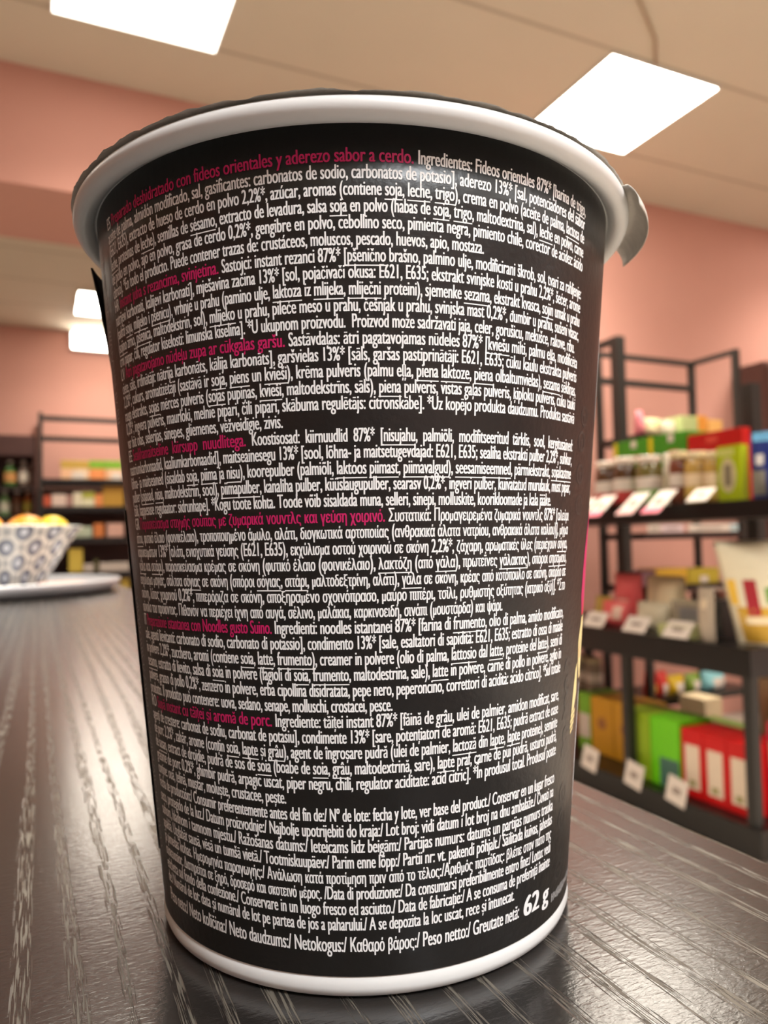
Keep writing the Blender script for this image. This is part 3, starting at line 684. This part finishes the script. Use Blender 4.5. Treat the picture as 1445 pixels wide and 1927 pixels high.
# middle shelf
Tm = ZT['mid'] + .0005
gm = 'bags heaped on the middle shelf'
pinkf = C('coral_pink_foil', 226, 96, 96, rough=.3); creamf = C('cream_foil', 216, 198, 158, rough=.3); oliv = C('mustard_foil', 180, 150, 70, rough=.3)
bag('sweet_bag', 'mustard yellow bag low on the middle shelf right beside the cup', (2.15, 2.49, Tm), .10, .07, .11, oliv, RZ, group=gm)
bag('sweet_bag', 'coral pink bag standing at the back left of the middle shelf', (2.23, 2.43, Tm), .16, .08, .205, pinkf, RZ, group=gm, panel=[('pale_panel', .3, .7, .28, .48, C('pale_pink_print', 236, 200, 180))])
bag('sweet_bag', 'low coral pink bag lying in front of the taller pink bag', (2.11, 2.375, Tm), .15, .07, .10, pinkf, RZ, group=gm, panel=[('pale_panel', .55, .85, .3, .9, M['pale_pink_print'])])
bag('sweet_bag', 'tall cream bag in the middle of the middle shelf', (2.24, 2.235, Tm), .20, .09, .20, creamf, RZ, group=gm, panel=[('bright_panel', .45, .85, .35, .85, C('cream_bright', 246, 228, 188))])
bag('sweet_bag', 'low cream bag lying in front of the tall cream bag', (2.13, 2.19, Tm), .17, .08, .105, C('cream_foil_grey', 206, 196, 168, rough=.3), RZ, group=gm)
carton('plastic_tub', 'clear grey plastic tub with a dark lid on the middle shelf', (2.17, 1.99, Tm), .17, .13, .115, C('grey_plastic', 150, 142, 126, rough=.15, coat=.5), RZ, cat='tub', panel=(.0, .075, .10, .045, C('blue_grey_print', 120, 118, 120)),
       parts=[('lid', (-.088, -.068, .113, .088, .068, .121), C('grey_lid', 176, 168, 146, rough=.2))])
jar('dark brown round tub on the clear plastic tub', (2.19, 2.005, Tm + .1215), .046, .036, C('dark_cocoa', 58, 34, 28, rough=.3), C('cocoa_lid', 70, 40, 32), C('cocoa_band', 52, 34, 30), None, name='round_tub', cat='tub')
carton('flat_box', 'pale pink and white flat box behind the dark round tub', (2.285, 1.985, Tm), .19, .085, .158, C('white_pink_box', 236, 210, 190), RZ, band=(.135, .15, C('coral_band', 232, 140, 120)))
carton('flat_tray', 'flat pale green packet lying at the front of the middle shelf', (2.062, 1.990, Tm), .15, .075, .042, C('pale_green_pack', 186, 190, 128), RZ, cat='packet', panel=(0, .018, .1, .02, C('moss_print', 110, 118, 62)))
carton('black_box', 'slim black box standing beside the grey cellophane bag', (2.17, 1.880, Tm), .030, .10, .132, C('black_box', 44, 44, 42), RZ, panel=(0, .06, .02, .05, C('charcoal_print', 66, 66, 62)))
bag('cellophane_bag', 'narrow grey cellophane bag left of the large white noodle bag', (2.045, 1.862, Tm), .068, .036, .18, C('grey_cellophane', 186, 172, 152, rough=.2), RZ, panel=[('white_dot', .3, .7, .6, .78, C('cream_dot', 222, 206, 176))])
bag('noodle_bag', 'large white bag with red and yellow print standing at the end of the middle shelf', (2.12, 1.710, Tm), .15, .08, .335, C('white_foil', 244, 236, 206, rough=.25), rad(-64), top=1.15, lean=-.055,
    panel=[('yellow_print', .2, .98, .02, .36, C('golden_print', 214, 170, 60)), ('red_print', .42, .66, .28, .62, C('crimson_print', 176, 44, 56)), ('yellow_corner', .1, .28, .38, .62, C('sun_print', 250, 206, 80)), ('green_print', .8, .95, .4, .55, C('grass_print', 110, 160, 60)), ('cream_streak', .35, .95, .2, .27, M['cream_bright'])])
gt2 = 'price cards on the front of the middle shelf'
for lab_, y in (('white price card on the middle shelf right beside the cup', 2.39), ('white price card below the low pink bag', 2.165), ('white price card beside the flat pale green packet', 1.965)):
    price_card(lab_, (1.998, y, ZT['mid'] + .004), .115, .068, RZ, rad(-38), gt2)

# low deck
Td = ZT['deck'] + .0005
gd = 'cartons on the low deck'
org = C('ochre_carton', 196, 140, 28, rough=.5); g1 = C('olive_green_carton', 150, 180, 36, rough=.5); g2 = C('vivid_green_carton', 112, 206, 18, rough=.5)
plum = C('plum_print', 150, 96, 50); white_pl = C('window_cream', 232, 214, 190)
carton('green_carton', 'mid green carton with white side on the low deck, half hidden behind the cup', (2.21, 2.615, Td), .075, .16, .235, C('mid_green_carton', 116, 166, 44), RZ, gd, panel=(0, .10, .065, .10, C('lilac_white', 206, 190, 176)))
carton('ochre_carton', 'ochre yellow carton left one of two on the low deck', (2.21, 2.505, Td), .132, .16, .232, org, RZ, gd, panel=(0, .13, .05, .05, plum), shape='oval')
carton('ochre_carton', 'ochre yellow carton touching the green cartons on the low deck', (2.21, 2.368, Td), .132, .16, .236, org, RZ, gd, panel=(0, .13, .05, .05, plum), shape='oval')
carton('green_carton', 'olive green carton beside the ochre cartons on the low deck', (2.13, 2.222, Td), .138, .16, .245, g1, RZ, gd, panel=(.0, .15, .09, .12, C('olive_tint', 160, 190, 50)))
carton('green_carton', 'vivid green carton with blue grey corner beside the red cartons', (2.13, 2.079, Td), .138, .16, .245, g2, RZ, gd, panel=(.02, .055, .09, .10, C('blue_grey_patch', 70, 110, 96)))
for lab_, y in (('red carton with cream window, left of the three on the low deck', 1.953), ('red carton with cream window, middle of the three on the low deck', 1.857), ('red carton with cream window beside the corner post', 1.761)):
    carton('red_carton', lab_, (2.13, y, Td), .093, .16, .232, C('signal_red_carton', 206, 12, 14), RZ, gd, panel=(0, .105, .062, .15, white_pl), parts=[('lower_print', (-.015, -.0814, .04, .012, -.0808, .06), C('olive_mark', 160, 150, 90))])
gt3 = 'square price cards on the deck front'
for lab_, y in (('square white price card below the ochre cartons', 2.424), ('square white price card below the olive green carton', 2.181), ('square white price card below the first red carton', 1.977)):
    price_card(lab_, (1.985, y, ZT['deck'] - .016), .088, .088, RZ, rad(-8), gt3, roll=rad(8))
carton('storage_box', 'beige box on the deck behind the corner post', (2.43, 1.80, Td), .16, .26, .40, C('beige_carton', 206, 180, 140), RZ, cat='box', panel=(0, .3, .1, .08, C('beige_print', 190, 160, 120)))
carton('snack_box', 'pink and red box right of the corner post', (2.17, 1.690, Td), .040, .10, .30, C('raspberry_carton', 206, 50, 74), RZ, cat='box', panel=(0, .2, .022, .08, C('raspberry_cream', 220, 190, 140)))
carton('snack_box', 'orange topped box at the right edge of the photo on the low deck', (2.285, 1.668, Td), .06, .13, .33, C('orange_carton', 216, 96, 30), RZ, cat='box', panel=(0, .1, .05, .1, C('salmon_white', 232, 190, 170)))

# ------------------------------------------------------------------ rack against the pink front wall
rb = thing('wall_rack', 'slim black rack with two top rails against the pink wall', 'shelf rack', (2.425, 2.53, FLOOR))
W2 = 0.635
for x, y in ((0, .27), (W2 - .028, .27)): part('post', box(x, y, 0, x + .028, y + .028, rz_(.95)), black_metal, rb)
part('post', box(W2 - .028, 0, 0, W2, .028, rz_(.95)), black_metal, rb)
part('post', box(0, 0, 0, .028, .028, rz_(-.163)), black_metal, rb)
part('back_rail', box(.028, .272, rz_(.925), W2 - .028, .294, rz_(.95)), black_metal, rb)
part('back_rail', box(.028, .272, rz_(.795), W2 - .028, .298, rz_(.825)), black_metal, rb)
part('side_rail', box(W2 - .026, .028, rz_(.927), W2 - .002, .27, rz_(.95)), black_metal, rb)
for z in (0.515, 0.075, -0.163, -0.66):
    part('shelf_board', box(0.002, 0.002, rz_(z - .03), W2 - .002, .296, rz_(z)), black_wood, rb)
gr = 'goods on the wall rack'
def wall_goods(kind, label, x0, x1, z, h, m, panel=None, **k):
    if kind == 'bag': return bag('snack_bag', label, ((x0 + x1) / 2, 2.60, z + .0005), x1 - x0, .06, h, m, 0, group=gr, panel=panel, **k)
    return carton('snack_carton', label, ((x0 + x1) / 2, 2.62, z + .0005), x1 - x0, .12, h, m, 0, gr, panel=panel)
wall_goods('bag', 'small pink bag on the wall rack top shelf beside the thick post', 2.46, 2.505, .515, .115, C('rose_foil', 226, 130, 140))
wall_goods('bag', 'beige bag on the wall rack top shelf', 2.508, 2.605, .515, .085, C('beige_foil', 206, 190, 150), panel=[('yellow_top', .4, .9, .6, .9, C('butter', 236, 210, 140))])
wall_goods('bag', 'grey beige bag on the wall rack top shelf behind the green cartons', 2.61, 2.70, .515, .08, C('stone_foil', 196, 186, 160))
wall_goods('box', 'pale green box on the wall rack top shelf', 2.705, 2.80, .515, .10, C('pale_green_box', 190, 206, 140))
wall_goods('box', 'orange box on the wall rack top shelf', 2.805, 2.86, .515, .105, C('amber_box', 232, 156, 60))
wall_goods('box', 'peach yellow box on the wall rack top shelf by the end post', 2.87, 2.96, .515, .09, C('peach_box', 244, 190, 110))
for lab_, x0, x1, m in (('white price strip on the wall rack beside the thick post', 2.43, 2.505, white_card), ('pale lilac price strip in the middle of the wall rack', 2.51, 2.64, C('lilac_card', 226, 208, 214)), ('long white price strip near the end post of the wall rack', 2.67, 2.93, white_card), ('pale blue price card at the end of the wall rack', 2.935, 2.985, C('pale_blue_card', 190, 220, 226))):
    t = thing('price_strip', lab_, 'price tag', ((x0 + x1) / 2, 2.516, .077), 0, 'price strips on the wall rack')
    part('card', box(-(x1 - x0) / 2, 0, 0, (x1 - x0) / 2, .002, .034), m, t); part('price_print', box(-(x1 - x0) * .3, -.0006, .012, (x1 - x0) * .3, -.0001, .02), ticket_grey, t)
yl = C('mustard_carton', 222, 176, 50)
wall_goods('box', 'plum coloured box behind the cream bags on the wall rack', 2.43, 2.505, -.163, .068, C('plum_box', 130, 90, 100))
wall_goods('box', 'golden yellow box behind the tall cream bag on the wall rack', 2.51, 2.70, -.163, .075, yl, panel=(.02, .02, .05, .03, white_card))
wall_goods('box', 'olive yellow box next to the end post of the wall rack', 2.707, 2.90, -.163, .07, C('olive_yellow', 190, 170, 50), panel=(.0, .02, .05, .03, white_card))
zl = -.66
wall_goods('bag', 'red and yellow bag right of the rear post on the lowest wall shelf', 2.458, 2.52, zl, .115, C('red_foil', 222, 60, 50), panel=[('yellow_base', .05, .95, .05, .5, C('warm_yellow', 240, 196, 100))])
wall_goods('bag', 'red bag with white ticket on the lowest wall shelf', 2.523, 2.587, zl, .11, M['red_foil'], panel=[('white_ticket', .3, .9, .05, .5, white_card)])
for lab_, x0, x1, m in (('yellow bag with white ticket on the lowest wall shelf', 2.59, 2.69, C('yellow_foil', 222, 186, 30)), ('green bag with white ticket on the lowest wall shelf', 2.70, 2.79, C('green_foil', 130, 160, 60)), ('light blue bag with white ticket on the lowest wall shelf', 2.80, 2.95, C('aqua_foil', 140, 206, 214))):
    wall_goods('bag', lab_, x0, x1, zl, .085, m, panel=[('white_ticket', .35, .85, .05, .6, white_card)])
carton('riser_box', 'dark red box on the deck carrying two white labelled jars', (2.285, 2.765, Td), .17, .14, .20, C('dark_red_box', 120, 40, 40), RZ, cat='box', panel=(0, .1, .1, .06, C('dim_red_print', 150, 60, 56)))
for lab_, y in (('white labelled jar on the dark red box, nearest the cup', 2.808), ('white labelled jar on the dark red box, next to the thick leg', 2.722)):
    jar(lab_, (2.28, y, Td + .2006), .038, .16, C('grey_jar', 150, 136, 120), C('beige_lid', 190, 176, 140), white_card, 'jars on the dark red box')
carton('floor_carton', 'long flat green carton on the deck behind the red cartons', (2.40, 2.05, Td), .42, .20, .17, C('moss_carton', 88, 104, 34), RZ, panel=(0, .1, .2, .05, C('moss_light', 110, 126, 50)))
carton('floor_carton', 'low cream carton behind the moss green carton on the deck', (2.60, 2.42, Td), .14, .10, .21, C('ecru_carton', 206, 186, 150), RZ, panel=(0, .1, .1, .05, C('ecru_print', 190, 150, 140)))
# tall dark cupboard to the right of the wall rack
cb = thing('tall_cupboard', 'tall dark brown cupboard against the pink wall at the right edge', 'cupboard', (3.70, 2.90, FLOOR))
part('body', box(0, 0, 0, 1.1, .19, rz_(1.03)), dark_brown, cb)
part('door', box(.01, -.018, .08, .545, -.001, rz_(1.01)), C('brown_door', 84, 56, 50), cb); part('door', box(.555, -.018, .08, 1.09, -.001, rz_(1.01)), M['brown_door'], cb)
for d_, x in ((cb.children[1], .50), (cb.children[2], .59)): part('handle', box(x, -.03, 1.0, x + .012, -.0185, 1.15), black_metal, d_)

# ------------------------------------------------------------------ far room: rack, drinks cupboard
fr = thing('far_rack', 'far black rack with four goods shelves and two top rails left of the cup', 'shelf rack', (0.0, 6.40, FLOOR))
W3 = 1.3
for x, y in ((0, 0), (W3 - .03, 0), (0, .36), (W3 - .03, .36)): part('post', box(x, y, 0, x + .03, y + .03, rz_(1.13)), black_metal, fr)
part('front_rail', box(.03, .004, rz_(1.065), W3 - .03, .026, rz_(1.105)), black_metal, fr)
part('front_rail', box(.03, .004, rz_(.905), W3 - .03, .026, rz_(.945)), black_metal, fr)
part('side_rail', box(.004, .03, rz_(1.065), .026, .36, rz_(1.10)), black_metal, fr)
ZS = {'a': .612, 'b': .395, 'c': .148, 'd': -.128, 'e': -.44}
for z in ZS.values(): part('shelf_board', box(.002, .002, rz_(z - .045), W3 - .002, .388, rz_(z)), black_wood, fr)
part('back_panel', box(.03, .375, rz_(-.80), W3 - .03, .385, rz_(.56)), dark_brown, fr)
gf = 'goods on the far rack'
def far(label, x0, x1, s, h, m, band=None, tick=None, dy=.0):
    t = carton('far_carton', label, ((x0 + x1) / 2, 6.47 + dy, ZS[s] + .0006), x1 - x0 - .004, .10, h, m, 0, gf)
    if band: part('colour_band', box(-(x1 - x0) / 2 + .001, -.0508, h * .55, (x1 - x0) / 2 - .001, .0508, h * .98), band, t)
    if tick: part('white_ticket', box(tick[0], -.056, .0, tick[1], -.0512, .058), white_card, t)
    return t
gold = C('far_gold', 190, 156, 70); fgreen = C('far_green', 124, 172, 50); forange = C('far_orange', 236, 150, 90); fpeach = C('far_peach', 236, 190, 150)
far('golden topped box first on the top shelf of the far rack', .16, .26, 'a', .15, fpeach, gold, (.03, .06))
far('golden topped box with ticket second on the top shelf of the far rack', .26, .37, 'a', .15, C('far_cream', 236, 206, 170), gold, (-.04, .02))
far('green topped box third on the top shelf of the far rack', .37, .49, 'a', .155, forange, fgreen)
far('green topped box beside the cup on the top shelf of the far rack', .49, .62, 'a', .155, fpeach, fgreen, (-.02, .06))
far('small red box at the left end of the second far shelf', .035, .09, 'b', .085, C('far_red', 206, 96, 66))
far('pinkish white box on the second far shelf', .095, .20, 'b', .095, C('far_pinkwhite', 226, 204, 190))
far('dusty rose box on the second far shelf', .20, .25, 'b', .09, C('far_rose', 176, 136, 126))
far('creamy white box on the second far shelf', .25, .315, 'b', .11, C('far_white', 232, 224, 196))
far('lime and white box on the second far shelf', .315, .41, 'b', .115, C('far_limewhite', 230, 226, 190), C('far_lime', 176, 176, 70))
far('orange box on the second far shelf', .41, .47, 'b', .10, forange)
far('large ochre box beside the cup on the second far shelf', .47, .63, 'b', .165, C('far_ochre', 190, 146, 56), None, None)
far('orange box on the third far shelf', .40, .48, 'c', .11, C('far_orange_deep', 216, 130, 70))
far('pink white box beside the cup on the third far shelf', .50, .63, 'c', .11, C('far_blush', 220, 176, 160))
far('pale green packet behind the bowl on the third far shelf', .21, .39, 'c', .085, C('far_mint', 186, 200, 176))
far('yellow box behind the right side of the bowl on the fourth far shelf', .215, .32, 'd', .19, C('far_yellow', 214, 190, 80))
far('white tray right of the yellow box on the fourth far shelf', .325, .40, 'd', .065, C('far_traywhite', 206, 196, 186))
far('long white tray beside the cup on the fourth far shelf', .44, .67, 'd', .07, M['far_traywhite'])
far('dark olive jar box between the white trays on the fourth far shelf', .40, .436, 'd', .10, C('far_olive', 90, 86, 50))
far('small red box on the lowest far shelf', .50, .54, 'e', .20, C('far_scarlet', 150, 50, 40))
far('yellow box beside the cup on the lowest far shelf', .60, .67, 'e', .25, M['far_yellow'])
dk = thing('drinks_cupboard', 'dark open cupboard with two rows of bottles at the far left', 'cupboard', (-0.80, 6.42, FLOOR))
db = C('drinks_brown', 74, 46, 42, rough=.6)
part('back_panel', box(0, .33, 0, .785, .345, rz_(.925)), db, dk)
for x in (0, .767): part('side_panel', box(x, 0, 0, x + .018, .33, rz_(.925)), db, dk)
part('top_panel', box(0, 0, rz_(.925), .785, .345, rz_(.945)), db, dk); part('valance', box(.018, 0, rz_(.79), .767, .015, rz_(.925)), db, dk)
for z in (.548, .318, .05, -.25): part('shelf_board', box(.018, 0, rz_(z - .02), .767, .33, rz_(z)), C('drinks_shelf', 44, 32, 28), dk)
gb = 'bottles in the drinks cupboard'
def bottle(label, x, z, r, h, m, cap_m, lab_m):
    t = thing('bottle', label, 'bottle', (x, 6.50, z + .0005), 0, gb)
    part('bottle_body', lathe([(r * .9, 0.0), (r, .006), (r, h * .62), (r * .8, h * .72), (r * .42, h * .82), (r * .40, h * .9)], 24), m, t, True)
    part('cap', lathe([(r * .5, h * .9), (r * .52, h * .905), (r * .5, h)], 20), cap_m, t, True)
    part('label_band', lathe([(r * 1.02, h * .2), (r * 1.02, h * .55)], 24, cap=False), lab_m, t, True)
capw = C('bottle_cap_white', 206, 200, 196)
bottle('green bottle with orange label, upper row at the left edge of the photo', -.20, .548, .042, .205, C('bottle_green', 70, 120, 50, rough=.15, coat=.5), capw, C('bottle_orange', 206, 150, 90))
bottle('clear bottle with white label in the upper row', -.105, .548, .034, .21, C('bottle_grey', 130, 116, 106, rough=.15, coat=.5), capw, C('bottle_white', 226, 220, 206))
bottle('dim brown bottle at the right end of the upper row', -.055, .548, .0185, .19, C('bottle_dim', 100, 74, 64, rough=.2), C('cap_dim', 150, 130, 122), C('bottle_dimlab', 110, 86, 74))
bottle('pale green bottle in the lower row at the photo edge', -.235, .318, .036, .205, C('bottle_palegreen', 110, 150, 100, rough=.15, coat=.5), capw, C('bottle_palelab', 190, 190, 170))
bottle('dark brown bottle in the middle of the lower row', -.150, .318, .038, .205, C('bottle_brown', 84, 44, 20, rough=.15, coat=.5), capw, C('bottle_darklab', 70, 46, 26))
bottle('amber bottle with olive label at the right end of the lower row', -.075, .318, .034, .205, C('bottle_amber', 136, 72, 34, rough=.15, coat=.5), C('cap_greyish', 170, 150, 140), C('bottle_olivelab', 130, 116, 30))
